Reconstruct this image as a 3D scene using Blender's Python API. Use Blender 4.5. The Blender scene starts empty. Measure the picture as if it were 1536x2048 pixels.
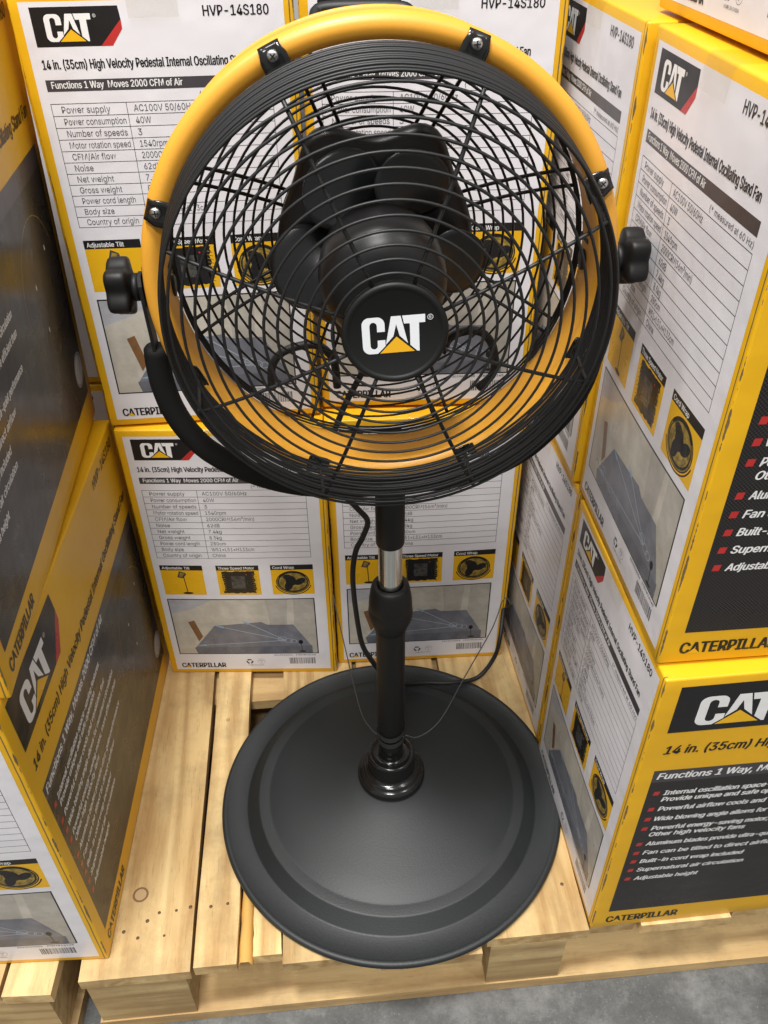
import bpy, bmesh, math, random
from mathutils import Vector, Matrix, Euler
from mathutils.geometry import tessellate_polygon
random.seed(7)
PI = math.pi
R = math.radians
sc = bpy.context.scene
col = sc.collection

# ------------------------------------------------------------------ camera
cam_d = bpy.data.cameras.new('camera')
cam = bpy.data.objects.new('camera', cam_d)
col.objects.link(cam)
cam_d.sensor_fit = 'VERTICAL'
cam_d.sensor_height = 36.0
cam_d.lens = 1693.9 / 2048 * 36.0
cam_d.clip_start = 0.02
cam_d.clip_end = 60
cam.matrix_world = (Matrix.Translation((-0.0015, -0.7418, 1.1557)) @ Matrix.Rotation(R(0.41), 4, 'Z')
                    @ Matrix.Rotation(R(90 - 38.76), 4, 'X') @ Matrix.Rotation(R(-0.57), 4, 'Z'))
sc.camera = cam

# ------------------------------------------------------------------ light
w = bpy.data.worlds.new('World')
sc.world = w
w.use_nodes = True
wb = w.node_tree.nodes['Background']
wb.inputs['Color'].default_value = (1.0, 0.99, 0.97, 1)
wb.inputs['Strength'].default_value = 0.46


def area(name, loc, target, sx, sy, power, colr):
    d = bpy.data.lights.new(name, 'AREA')
    d.shape = 'RECTANGLE'
    d.size, d.size_y = sx, sy
    d.energy = power
    d.color = colr
    o = bpy.data.objects.new(name, d)
    col.objects.link(o)
    o.location = loc
    v = Vector(target) - Vector(loc)
    o.rotation_euler = v.to_track_quat('-Z', 'Y').to_euler()
    return o


area('ceiling_lamp', (-0.45, -0.70, 4.2), (0, 0, 0.3), 0.5, 0.5, 158, (1.0, 0.985, 0.96))
area('ceiling_lamp', (-0.3, -2.9, 4.8), (0, 0.2, 0.4), 1.2, 0.5, 150, (1.0, 0.985, 0.96))
area('ceiling_lamp', (2.2, -1.6, 4.4), (0, 0, 0.5), 0.5, 1.2, 34, (1.0, 0.985, 0.96))
area('ceiling_lamp', (-2.4, -0.6, 4.4), (0, 0, 0.5), 0.5, 1.2, 62, (1.0, 0.985, 0.96))

sc.view_settings.view_transform = 'Standard'
sc.view_settings.look = 'None'
sc.view_settings.exposure = -0.07
sc.view_settings.gamma = 1.0
sc.cycles.use_denoising = True
sc.cycles.max_bounces = 8
sc.cycles.transparent_max_bounces = 16


# ------------------------------------------------------------------ materials
def mat(name, c, rough=0.5, metal=0.0, spec=0.5, coat=0.0):
    m = bpy.data.materials.new(name)
    m.use_nodes = True
    b = m.node_tree.nodes['Principled BSDF']
    b.inputs['Base Color'].default_value = (*c, 1)
    b.inputs['Roughness'].default_value = rough
    b.inputs['Metallic'].default_value = metal
    b.inputs['Specular IOR Level'].default_value = spec
    b.inputs['Coat Weight'].default_value = coat
    return m


def N(m, t, **k):
    n = m.node_tree.nodes.new(t)
    for a, v in k.items():
        setattr(n, a, v)
    return n


def L(m, a, b):
    m.node_tree.links.new(a, b)


def bsdf(m):
    return m.node_tree.nodes['Principled BSDF']


def math_n(m, op, a, b=None, clamp=False):
    n = N(m, 'ShaderNodeMath', operation=op, use_clamp=clamp)
    for i, v in enumerate((a, b)):
        if v is None:
            continue
        if isinstance(v, (int, float)):
            n.inputs[i].default_value = v
        else:
            L(m, v, n.inputs[i])
    return n.outputs[0]


def mixc(m, f, a, b):
    n = N(m, 'ShaderNodeMix', data_type='RGBA')
    for s, v in ((n.inputs[0], f), (n.inputs[6], a), (n.inputs[7], b)):
        if isinstance(v, (int, float)):
            s.default_value = v
        elif isinstance(v, tuple):
            s.default_value = (*v, 1)
        else:
            L(m, v, s)
    return n.outputs[2]


def noise(m, vec, scale, detail=3, rough=0.5):
    n = N(m, 'ShaderNodeTexNoise')
    n.inputs['Scale'].default_value = scale
    n.inputs['Detail'].default_value = detail
    n.inputs['Roughness'].default_value = rough
    if vec is not None:
        L(m, vec, n.inputs['Vector'])
    return n.outputs['Fac']


def ramp(m, f, stops):
    n = N(m, 'ShaderNodeValToRGB')
    e = n.color_ramp.elements
    while len(e) < len(stops):
        e.new(0.5)
    for i, (p, c) in enumerate(stops):
        e[i].position = p
        e[i].color = (*c, 1) if isinstance(c, tuple) else (c, c, c, 1)
    L(m, f, n.inputs[0])
    return n.outputs[0]


def carton_surface(m, flute_axis='X', rough=0.3):
    """laminated corrugated board: soft waviness, faint vertical flutes, uneven gloss"""
    tc = N(m, 'ShaderNodeTexCoord').outputs['Object']
    sep = N(m, 'ShaderNodeSeparateXYZ')
    L(m, tc, sep.inputs[0])
    if flute_axis == 'X':
        h = sep.outputs[0]
    else:
        h = math_n(m, 'ADD', sep.outputs[0], sep.outputs[1])
    fl = math_n(m, 'SINE', math_n(m, 'MULTIPLY', h, 2 * PI / 0.0045))
    big = noise(m, tc, 9, 3)
    ht = math_n(m, 'ADD', math_n(m, 'MULTIPLY', fl, 0.000010), math_n(m, 'MULTIPLY', big, 0.0042))
    bp = N(m, 'ShaderNodeBump')
    bp.inputs['Strength'].default_value = 0.8
    bp.inputs['Distance'].default_value = 1.0
    L(m, ht, bp.inputs['Height'])
    b = bsdf(m)
    L(m, bp.outputs[0], b.inputs['Normal'])
    rn = noise(m, tc, 22, 4)
    r_ = math_n(m, 'ADD', math_n(m, 'MULTIPLY', rn, 0.22), rough - 0.11)
    L(m, r_, b.inputs['Roughness'])
    return tc, sep


def ink(name, c, rough=0.3, spec=0.45):
    m = mat('ink_' + name, c, rough, spec=spec)
    carton_surface(m, 'X', rough)
    return m


BOX_A, BOX_B, BOX_H = 0.2906, 0.517, 0.5095

M = {}
# yellow laminated carton with brown worn edges
m = mat('carton_yellow', (0.80, 0.46, 0.012), 0.36, spec=0.42)
tc, sep = carton_surface(m, 'XY', 0.36)
ax = math_n(m, 'SUBTRACT', BOX_A / 2, math_n(m, 'ABSOLUTE', sep.outputs[0]))
ay = math_n(m, 'SUBTRACT', BOX_B / 2, math_n(m, 'ABSOLUTE', sep.outputs[1]))
dist = math_n(m, 'MAXIMUM', ax, ay)
wn = noise(m, tc, 26, 4, 0.65)
edge = math_n(m, 'LESS_THAN', dist, math_n(m, 'MULTIPLY', math_n(m, 'SUBTRACT', wn, 0.36), 0.0068))
yl = mixc(m, noise(m, tc, 6, 3), (0.80, 0.445, 0.010), (0.72, 0.385, 0.012))
jx = math_n(m, 'ADD', math_n(m, 'SUBTRACT', BOX_A / 2 - .0058, sep.outputs[0]), math_n(m, 'MULTIPLY', noise(m, tc, 18, 4), .0022))
joint = math_n(m, 'MULTIPLY', math_n(m, 'LESS_THAN', math_n(m, 'ABSOLUTE', jx), .0007), math_n(m, 'LESS_THAN', sep.outputs[1], -BOX_B / 2 + .004))
edge = math_n(m, 'MAXIMUM', edge, joint)
L(m, mixc(m, edge, yl, (0.16, 0.105, 0.05)), bsdf(m).inputs['Base Color'])
M['carton'] = m
M['white'] = ink('white', (0.74, 0.72, 0.75), 0.34)
M['black'] = ink('black', (0.012, 0.011, 0.012), 0.3)
M['bar'] = ink('charcoal', (0.060, 0.052, 0.058), 0.3)
M['text'] = ink('text_grey', (0.10, 0.095, 0.10), 0.34)
M['pale'] = ink('text_white', (0.80, 0.79, 0.78), 0.34)
M['red'] = ink('red', (0.48, 0.030, 0.028), 0.3)
M['inky'] = ink('yellow', (0.79, 0.435, 0.012), 0.3)
M['gold'] = ink('olive_gold', (0.30, 0.20, 0.035), 0.3)
M['steel'] = ink('picture_grey', (0.045, 0.043, 0.04), 0.3)
M['slate'] = ink('slate', (0.165, 0.17, 0.20), 0.3)
M['slate2'] = ink('slate_dark', (0.125, 0.13, 0.155), 0.3)
M['beige'] = ink('beige', (0.50, 0.46, 0.39), 0.3)
M['beige2'] = ink('beige_dark', (0.42, 0.39, 0.34), 0.3)
M['lilac'] = ink('lilac_grey', (0.42, 0.42, 0.45), 0.3)
M['door'] = ink('door_brown', (0.20, 0.095, 0.04), 0.3)
M['sky'] = ink('arrow_blue', (0.26, 0.42, 0.58), 0.3)
M['sky2'] = ink('arrow_pale', (0.36, 0.40, 0.46), 0.3)
for k_, a_, b_ in (('slate', (0.135, 0.14, 0.17), (0.20, 0.205, 0.235)), ('slate2', (0.10, 0.105, 0.13), (0.155, 0.16, 0.185)), ('beige', (0.44, 0.41, 0.35), (0.57, 0.53, 0.46)),
                   ('beige2', (0.36, 0.335, 0.29), (0.46, 0.43, 0.38)), ('lilac', (0.36, 0.36, 0.39), (0.47, 0.47, 0.50)), ('door', (0.15, 0.07, 0.028), (0.25, 0.12, 0.05)),
                   ('gold', (0.16, 0.11, 0.02), (0.42, 0.28, 0.05)), ('steel', (0.02, 0.02, 0.02), (0.09, 0.085, 0.08))):
    m = M[k_]
    t_ = N(m, 'ShaderNodeTexCoord').outputs['Object']
    L(m, mixc(m, ramp(m, noise(m, t_, 38 if k_ not in ('gold', 'steel') else 160, 4, 0.6), [(0.35, 0.0), (0.65, 1.0)]), a_, b_), bsdf(m).inputs['Base Color'])
# dark sales panel with a fine halftone weave
m = ink('dark_halftone', (0.02, 0.018, 0.018), 0.29, 0.38)
tc = N(m, 'ShaderNodeTexCoord').outputs['Object']
sep = N(m, 'ShaderNodeSeparateXYZ')
L(m, tc, sep.inputs[0])
k = 2 * PI / 0.0036
sx = math_n(m, 'SINE', math_n(m, 'MULTIPLY', sep.outputs[0], k))
sz = math_n(m, 'SINE', math_n(m, 'MULTIPLY', sep.outputs[2], k))
dots = math_n(m, 'GREATER_THAN', math_n(m, 'MULTIPLY', sx, sz), 0.12)
cl = mixc(m, math_n(m, 'MULTIPLY', dots, 0.8), (0.014, 0.012, 0.012), (0.046, 0.042, 0.040))
L(m, cl, bsdf(m).inputs['Base Color'])
M['halftone'] = m

# clear packing tape
m = mat('clear_tape', (0.9, 0.9, 0.88), 0.12)
nt = m.node_tree
tr = N(m, 'ShaderNodeBsdfTransparent')
tr.inputs[0].default_value = (0.97, 0.965, 0.94, 1)
gl = N(m, 'ShaderNodeBsdfGlossy')
gl.inputs['Roughness'].default_value = 0.14
tc = N(m, 'ShaderNodeTexCoord').outputs['Object']
bp = N(m, 'ShaderNodeBump')
bp.inputs['Distance'].default_value = 0.006
bp.inputs['Strength'].default_value = 0.7
L(m, noise(m, tc, 45, 4, 0.65), bp.inputs['Height'])
L(m, bp.outputs[0], gl.inputs['Normal'])
mx = N(m, 'ShaderNodeMixShader')
mx.inputs[0].default_value = 0.07
L(m, tr.outputs[0], mx.inputs[1])
L(m, gl.outputs[0], mx.inputs[2])
L(m, mx.outputs[0], nt.nodes['Material Output'].inputs['Surface'])
M['tape'] = m


# wood ---------------------------------------------------------------
def wood(name, light, dark, axis=1):
    m = mat(name, light, 0.62, spec=0.3)
    tc = N(m, 'ShaderNodeTexCoord').outputs['Object']
    oi = N(m, 'ShaderNodeObjectInfo')
    mp = N(m, 'ShaderNodeMapping')
    s = [14.0, 14.0, 14.0]
    s[axis] = 0.9
    mp.inputs['Scale'].default_value = s
    L(m, tc, mp.inputs['Vector'])
    cmb = N(m, 'ShaderNodeCombineXYZ')
    rr = math_n(m, 'MULTIPLY', oi.outputs['Random'], 37.0)
    for i in range(3):
        L(m, rr, cmb.inputs[i])
    L(m, cmb.outputs[0], mp.inputs['Location'])
    v = mp.outputs[0]
    # growth rings: distorted stretched noise turned into bands
    n1 = noise(m, v, 0.55, 3, 0.55)
    bands = math_n(m, 'SINE', math_n(m, 'MULTIPLY', n1, 60))
    fine = noise(m, v, 9, 5, 0.7)
    f = math_n(m, 'ADD', math_n(m, 'MULTIPLY', math_n(m, 'MULTIPLY', bands, 0.5), 0.52), math_n(m, 'MULTIPLY', fine, 0.75))
    c0 = ramp(m, f, [(0.10, light), (0.42, tuple(0.62 * a + 0.38 * b for a, b in zip(light, dark))), (0.85, dark)])
    # pale sapwood streaks along the board and a per-board tone
    mp2 = N(m, 'ShaderNodeMapping')
    s2 = [11.0, 11.0, 11.0]
    s2[axis] = 1.6
    mp2.inputs['Scale'].default_value = s2
    L(m, tc, mp2.inputs['Vector'])
    L(m, cmb.outputs[0], mp2.inputs['Location'])
    sap = ramp(m, noise(m, mp2.outputs[0], 1.3, 5, 0.6), [(0.47, 0.0), (0.60, 1.0)])
    c1 = mixc(m, math_n(m, 'MULTIPLY', sap, 0.5), c0, (0.76, 0.59, 0.30))
    c1 = mixc(m, math_n(m, 'MULTIPLY', math_n(m, 'FRACT', math_n(m, 'MULTIPLY', oi.outputs['Random'], 7.3)), 0.25), c1, (0.60, 0.36, 0.16))
    grain = ramp(m, noise(m, v, 26, 3, 0.8), [(0.58, 0.0), (0.74, 1.0)])
    c1 = mixc(m, math_n(m, 'MULTIPLY', grain, 0.65), c1, (0.30, 0.165, 0.06))
    # broad stains and dirt
    st = noise(m, tc, 5.5, 5, 0.65)
    stf = ramp(m, st, [(0.50, 0.0), (0.75, 0.65)])
    add = N(m, 'ShaderNodeVectorMath', operation='ADD')
    L(m, tc, add.inputs[0])
    L(m, cmb.outputs[0], add.inputs[1])
    st2 = noise(m, add.outputs[0], 7, 6, 0.7)
    stf = math_n(m, 'MULTIPLY', ramp(m, st2, [(0.46, 0.0), (0.72, 1.0)]), 0.62)
    c2 = mixc(m, stf, c1, (0.23, 0.155, 0.075))
    hs = N(m, 'ShaderNodeHueSaturation')
    L(m, c2, hs.inputs['Color'])
    L(m, math_n(m, 'ADD', math_n(m, 'MULTIPLY', oi.outputs['Random'], 0.35), 0.82), hs.inputs['Value'])
    L(m, hs.outputs[0], bsdf(m).inputs['Base Color'])
    bp = N(m, 'ShaderNodeBump')
    bp.inputs['Distance'].default_value = 0.0012
    bp.inputs['Strength'].default_value = 0.5
    L(m, fine, bp.inputs['Height'])
    L(m, bp.outputs[0], bsdf(m).inputs['Normal'])
    return m


M['deck'] = wood('pine_deck', (0.69, 0.49, 0.225), (0.36, 0.195, 0.065), 1)
M['stringer'] = wood('pine_stringer', (0.54, 0.385, 0.18), (0.29, 0.175, 0.07), 0)  # stained pine, colour darkened further to stand in for shade under the deck
M['nail'] = mat('rusty_nail', (0.13, 0.075, 0.04), 0.6, 0.4)
M['knot'] = mat('knot', (0.20, 0.11, 0.045), 0.6)
M['knot2'] = mat('knot_heart', (0.46, 0.30, 0.15), 0.6)
M['splinter'] = mat('split_sapwood', (0.62, 0.36, 0.09), 0.7)

# concrete
m = mat('concrete', (0.2, 0.2, 0.19), 0.55, spec=0.35)
tc = N(m, 'ShaderNodeTexCoord').outputs['Object']
n1 = noise(m, tc, 11, 9, 0.68)
n2 = noise(m, tc, 70, 6, 0.75)
n3 = noise(m, tc, 3.0, 3, 0.5)
f = math_n(m, 'ADD', math_n(m, 'ADD', math_n(m, 'MULTIPLY', n1, 0.55), math_n(m, 'MULTIPLY', n2, 0.22)), math_n(m, 'MULTIPLY', n3, 0.23))
cc = ramp(m, f, [(0.38, (0.062, 0.063, 0.062)), (0.50, (0.100, 0.101, 0.098)), (0.565, (0.150, 0.150, 0.146)), (0.64, (0.205, 0.205, 0.200))])
grit = noise(m, tc, 260, 3, 0.8)
cc = mixc(m, math_n(m, 'MULTIPLY', ramp(m, grit, [(0.60, 0.0), (0.68, 1.0)]), 0.55), cc, (0.27, 0.27, 0.26))
cc = mixc(m, math_n(m, 'MULTIPLY', ramp(m, grit, [(0.32, 1.0), (0.40, 0.0)]), 0.6), cc, (0.035, 0.035, 0.034))
mpc = N(m, 'ShaderNodeMapping')
mpc.inputs['Rotation'].default_value = (0, 0, R(-62))
mpc.inputs['Scale'].default_value = (3, 160, 1)
L(m, tc, mpc.inputs['Vector'])
scr = ramp(m, noise(m, mpc.outputs[0], 1.0, 2, 0.5), [(0.72, 0.0), (0.76, 1.0)])
L(m, mixc(m, math_n(m, 'MULTIPLY', scr, 0.5), cc, (0.25, 0.25, 0.24)), bsdf(m).inputs['Base Color'])
bp = N(m, 'ShaderNodeBump')
bp.inputs['Distance'].default_value = 0.001
bp.inputs['Strength'].default_value = 0.4
L(m, n2, bp.inputs['Height'])
L(m, bp.outputs[0], bsdf(m).inputs['Normal'])
M['concrete'] = m


# fan materials
def powder(name, c, rough, bump=0.00012, scale=900, spec=0.5):
    m = mat(name, c, rough, spec=spec)
    tc = N(m, 'ShaderNodeTexCoord').outputs['Object']
    bp = N(m, 'ShaderNodeBump')
    bp.inputs['Distance'].default_value = bump
    bp.inputs['Strength'].default_value = 0.5
    L(m, noise(m, tc, scale, 2), bp.inputs['Height'])
    L(m, bp.outputs[0], bsdf(m).inputs['Normal'])
    return m


M['plastic'] = powder('black_plastic', (0.007, 0.007, 0.007), 0.5, spec=0.35)
M['gloss'] = mat('glossy_black_plastic', (0.010, 0.010, 0.010), 0.16)
M['wire'] = mat('black_wire', (0.011, 0.011, 0.0115), 0.46, spec=0.4)
M['motor'] = mat('motor_black', (0.012, 0.0115, 0.012), 0.34, spec=0.45)
M['rubber'] = mat('black_rubber', (0.010, 0.010, 0.010), 0.55)
M['foam'] = mat('black_foam', (0.007, 0.007, 0.007), 0.8, spec=0.25)
M['blade'] = mat('dark_blade', (0.020, 0.022, 0.024), 0.3, spec=0.5)
M['paint'] = powder('yellow_enamel', (0.71, 0.335, 0.033), 0.4, 0.0001, 300)
M['chrome'] = mat('chrome', (0.86, 0.86, 0.83), 0.16, metal=1.0)
M['zinc'] = mat('zinc_screw', (0.62, 0.62, 0.60), 0.28, metal=1.0)
M['capwhite'] = mat('cap_white', (0.82, 0.84, 0.86), 0.4)
M['capyellow'] = mat('cap_yellow', (0.86, 0.45, 0.015), 0.4)
m = powder('base_enamel', (0.030, 0.033, 0.035), 0.52, 0.00030, 500, 0.62)
tc = N(m, 'ShaderNodeTexCoord').outputs['Object']
dust = ramp(m, noise(m, tc, 420, 2, 0.8), [(0.75, 0.0), (0.79, 1.0)])
L(m, mixc(m, math_n(m, 'MULTIPLY', dust, 0.4), mixc(m, noise(m, tc, 8, 3), (0.0075, 0.0100, 0.0106), (0.0108, 0.0140, 0.0147)), (0.25, 0.25, 0.25)), bsdf(m).inputs['Base Color'])
M['base'] = m
M['strap'] = mat('dark_strap', (0.030, 0.030, 0.031), 0.5)
M['twine'] = mat('grey_cable', (0.06, 0.058, 0.055), 0.5)


# ------------------------------------------------------------------ mesh builder
class MB:
    def __init__(s):
        s.v, s.f, s.mi, s.sm, s.mats = [], [], [], [], []

    def slot(s, m):
        if m not in s.mats:
            s.mats.append(m)
        return s.mats.index(m)

    def add(s, vs, fs, m, smooth=False):
        o = len(s.v)
        s.v += [tuple(v) for v in vs]
        i = s.slot(m)
        for f in fs:
            s.f.append([o + k for k in f])
            s.mi.append(i)
            s.sm.append(smooth)

    def box(s, x0, x1, y0, y1, z0, z1, m):
        vs = [(x, y, z) for x in (x0, x1) for y in (y0, y1) for z in (z0, z1)]
        s.add(vs, [(0, 1, 3, 2), (4, 6, 7, 5), (0, 4, 5, 1), (2, 3, 7, 6), (0, 2, 6, 4), (1, 5, 7, 3)], m)

    def tube(s, pts, r, m, seg=8, closed=False, caps=True):
        pts = [Vector(p) for p in pts]
        n = len(pts)
        rs = r if isinstance(r, (list, tuple)) else [r] * n
        tang = []
        for i in range(n):
            a = pts[(i - 1) % n] if (closed or i > 0) else pts[i]
            b = pts[(i + 1) % n] if (closed or i < n - 1) else pts[i]
            tang.append((b - a).normalized())
        up = Vector((0, 0, 1)) if abs(tang[0].z) < 0.9 else Vector((1, 0, 0))
        nrm = (up - tang[0] * up.dot(tang[0])).normalized()
        vs, fs = [], []
        for i in range(n):
            nrm = (nrm - tang[i] * nrm.dot(tang[i])).normalized()
            bi = tang[i].cross(nrm)
            for k in range(seg):
                a = 2 * PI * k / seg
                vs.append(pts[i] + (nrm * math.cos(a) + bi * math.sin(a)) * rs[i])
        for i in range(n if closed else n - 1):
            j = (i + 1) % n
            for k in range(seg):
                l = (k + 1) % seg
                fs.append((i * seg + k, i * seg + l, j * seg + l, j * seg + k))
        if caps and not closed:
            fs.append(tuple(reversed(range(seg))))
            fs.append(tuple((n - 1) * seg + k for k in range(seg)))
        s.add(vs, fs, m, True)

    def lathe(s, prof, m, seg=64, origin=(0, 0, 0), axis='Z', smooth=True, mod=None):
        """prof: (radius, height) list; axis Z up or axis Y (height -> -Y, the fan's forward)"""
        vs, fs = [], []
        n = len(prof)
        for r, h in prof:
            for k in range(seg):
                a = 2 * PI * k / seg
                rr = r * (mod(a) if mod else 1)
                if axis == 'Z':
                    vs.append((origin[0] + rr * math.cos(a), origin[1] + rr * math.sin(a), origin[2] + h))
                else:
                    vs.append((origin[0] + rr * math.cos(a), origin[1] - h, origin[2] + rr * math.sin(a)))
        for i in range(n - 1):
            for k in range(seg):
                l = (k + 1) % seg
                fs.append((i * seg + k, i * seg + l, (i + 1) * seg + l, (i + 1) * seg + k))
        s.add(vs, fs, m, smooth)

    def build(s, name, parent=None, bevel=0.0, loc=None, rot=None):
        me = bpy.data.meshes.new(name)
        me.from_pydata(s.v, [], s.f)
        for mm in s.mats:
            me.materials.append(mm)
        me.polygons.foreach_set('material_index', s.mi)
        me.polygons.foreach_set('use_smooth', s.sm)
        me.update()
        bm = bmesh.new()
        bm.from_mesh(me)
        bmesh.ops.recalc_face_normals(bm, faces=bm.faces)
        if bevel:
            bmesh.ops.bevel(bm, geom=[e for e in bm.edges], offset=bevel, segments=2, affect='EDGES', profile=0.5)
        bm.to_mesh(me)
        bm.free()
        o = bpy.data.objects.new(name, me)
        col.objects.link(o)
        if parent:
            o.parent = parent
        if loc:
            o.location = loc
        if rot:
            o.rotation_euler = rot
        return o


def ring_pts(r, sfwd, n=96):
    return [(r * math.cos(2 * PI * k / n), -sfwd, r * math.sin(2 * PI * k / n)) for k in range(n)]


def smooth_path(pts, n=10):
    """Catmull-Rom through the points"""
    P = [Vector(p) for p in pts]
    P = [P[0] * 2 - P[1]] + P + [P[-1] * 2 - P[-2]]
    out = []
    for i in range(1, len(P) - 2):
        p0, p1, p2, p3 = P[i - 1:i + 3]
        for k in range(n):
            t = k / n
            out.append(0.5 * ((2 * p1) + (p2 - p0) * t + (2 * p0 - 5 * p1 + 4 * p2 - p3) * t * t + (3 * p1 - p0 - 3 * p2 + p3) * t ** 3))
    out.append(P[-2])
    return out


def empty(name, loc=(0, 0, 0), rz=0.0):
    o = bpy.data.objects.new(name, None)
    col.objects.link(o)
    o.location = loc
    o.rotation_euler = (0, 0, rz)
    o.empty_display_size = 0.05
    return o


def tag(o, label=None, cat=None, group=None, kind=None):
    if label:
        o['label'] = label
    if cat:
        o['category'] = cat
    if group:
        o['group'] = group
    if kind:
        o['kind'] = kind
    return o


# ------------------------------------------------------------------ flat artwork
_tcache = {}
_font = None
try:                                   # Blender's own bundled sans; the built-in face is used when it is missing
    import os
    _font = bpy.data.fonts.load(os.path.join(bpy.utils.system_resource('DATAFILES'), 'fonts', 'Inter.woff2'))
except Exception:
    _font = None


def glyphs(text, bold, shear):
    key = (text, shear)
    if key not in _tcache:
        cu = bpy.data.curves.new('t', 'FONT')
        cu.body = text
        if _font:
            cu.font = _font
        cu.resolution_u = 2
        cu.shear = shear
        o = bpy.data.objects.new('t', cu)
        me = bpy.data.meshes.new_from_object(o)
        _tcache[key] = ([(v.co.x, v.co.y) for v in me.vertices], [tuple(p.vertices) for p in me.polygons])
        bpy.data.objects.remove(o)
        bpy.data.curves.remove(cu)
        bpy.data.meshes.remove(me)
    return _tcache[key]


def cap_h(bold):
    v, _ = glyphs('H', bold, 0)
    return max(p[1] for p in v)


class Art:
    """flat print on a carton face: local x to the right, z up, -y out of the face; layers 0.08 mm apart"""

    def __init__(s, w, h, bulge):
        s.mb = MB()
        s.w, s.h, s.b = w, h, bulge

    def y(s, x, z, layer):
        x = min(max(x, 0), s.w)
        z = min(max(z, 0), s.h)
        return -(s.b * math.sin(PI * x / s.w) * math.sin(PI * z / s.h) + 0.00012 + 0.00008 * layer)

    def put(s, p2, fs, m, layer):
        s.mb.add([(x, s.y(x, z, layer), z) for x, z in p2], fs, M[m])

    def rect(s, x0, x1, z0, z1, m, layer=1):
        nx = max(1, int(math.ceil((x1 - x0) / 0.022)))
        nz = max(1, int(math.ceil((z1 - z0) / 0.022)))
        p = [(x0 + (x1 - x0) * i / nx, z0 + (z1 - z0) * j / nz) for j in range(nz + 1) for i in range(nx + 1)]
        f = [(j * (nx + 1) + i, j * (nx + 1) + i + 1, (j + 1) * (nx + 1) + i + 1, (j + 1) * (nx + 1) + i) for j in range(nz) for i in range(nx)]
        s.put(p, f, m, layer)

    def poly(s, pts, m, layer=1):
        bm = bmesh.new()
        vv = [bm.verts.new((x, 0, z)) for x, z in pts]
        for t in tessellate_polygon([[Vector((x, z, 0)) for x, z in pts]]):
            bm.faces.new([vv[k] for k in t])
        for ax in (0, 2):                   # cut so that the print follows the bulging side
            lo, hi = min(v.co[ax] for v in vv), max(v.co[ax] for v in vv)
            n = int((hi - lo) / 0.02)
            for i in range(1, n + 1):
                co, no = Vector((0, 0, 0)), Vector((0, 0, 0))
                co[ax], no[ax] = lo + (hi - lo) * i / (n + 1), 1
                bmesh.ops.bisect_plane(bm, geom=bm.verts[:] + bm.edges[:] + bm.faces[:], plane_co=co, plane_no=no)
                vv = bm.verts
        bm.verts.index_update()
        s.put([(v.co.x, v.co.z) for v in bm.verts], [tuple(v.index for v in f.verts) for f in bm.faces], m, layer)
        bm.free()

    def line(s, a, b, wd, m, layer=1):
        d = Vector(b) - Vector(a)
        n = Vector((-d.y, d.x)).normalized() * wd / 2
        k = max(1, int(d.length / 0.025))
        A, B = Vector(a), Vector(b)
        p, f = [], []
        for i in range(k + 1):
            c = A.lerp(B, i / k)
            p += [tuple(c + n), tuple(c - n)]
        for i in range(k):
            f.append((2 * i, 2 * i + 1, 2 * i + 3, 2 * i + 2))
        s.put(p, f, m, layer)

    def ellipse(s, cx, cz, rx, rz, m, layer=1, n=28, rot=0.0):
        p = []
        for k in range(n):
            a = 2 * PI * k / n
            x, z = rx * math.cos(a), rz * math.sin(a)
            p.append((cx + x * math.cos(rot) - z * math.sin(rot), cz + x * math.sin(rot) + z * math.cos(rot)))
        s.put(p + [(cx, cz)], [(k, (k + 1) % n, n) for k in range(n)], m, layer)

    def annulus(s, cx, cz, r0, r1, m, layer=1, n=40, a0=0, a1=2 * PI, sx=1.0, sz=1.0):
        p, f = [], []
        for k in range(n + 1):
            a = a0 + (a1 - a0) * k / n
            for r in (r0, r1):
                p.append((cx + sx * r * math.cos(a), cz + sz * r * math.sin(a)))
        for k in range(n):
            f.append((2 * k, 2 * k + 1, 2 * k + 3, 2 * k + 2))
        s.put(p, f, m, layer)

    def text(s, t, x0, x1, base, cap, m, bold=0.0, shear=0.0, layer=3):
        v, f = glyphs(t, bold, shear)
        lo, hi = min(p[0] for p in v), max(p[0] for p in v)
        k = cap / cap_h(bold)
        kx = (x1 - x0) / (hi - lo)
        if bold <= 0:
            s.put([(x0 + (x - lo) * kx, base + y * k) for x, y in v], f, m, layer)
            return
        d = bold * cap * 1.5
        for q, (ox, oz) in enumerate(((-d, 0), (d, 0), (0, d * .45), (0, -d * .45))):
            s.put([(x0 + ox + (x - lo) * kx, base + oz + y * k) for x, y in v], f, m, layer + .22 * q)

    def cat(s, x0, x1, base, cap, wm, ym, layer=3):
        kx, kz = (x1 - x0) / 1.72, cap

        def T(pts):
            return [(x0 + x * kx, base + z * kz) for x, z in pts]

        def arc(cx, cz, r, a0, a1, n=6, rz=None):
            rz = rz or r
            return [(cx + r * math.cos(R(a0 + (a1 - a0) * i / n)), cz + rz * math.sin(R(a0 + (a1 - a0) * i / n))) for i in range(n + 1)]
        c = [(.62, .60)] + arc(.42, .80, .20, 0, 90) + arc(.20, .80, .20, 90, 180) + arc(.20, .20, .20, 180, 270) + \
            [(.40, 0), (.62, .20), (.62, .37), (.41, .37)] + arc(.31, .23, .10, 0, -180) + arc(.31, .77, .10, 180, 0) + [(.41, .60)]
        s.poly(T(c), wm, layer)
        s.poly(T([(.80, 1), (1.06, 1), (1.235, .235), (1.015, .46), (.93, .78), (.845, .46), (.63, .235)]), wm, layer)
        s.poly(T([(1.10, 1), (1.72, 1), (1.72, .78), (1.55, .78), (1.55, .0), (1.49, .0), (1.30, .18), (1.30, .78), (1.145, .78)]), wm, layer)
        s.poly(T([(.46, 0), (1.42, 0), (.93, .44)]), ym, layer)

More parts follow.
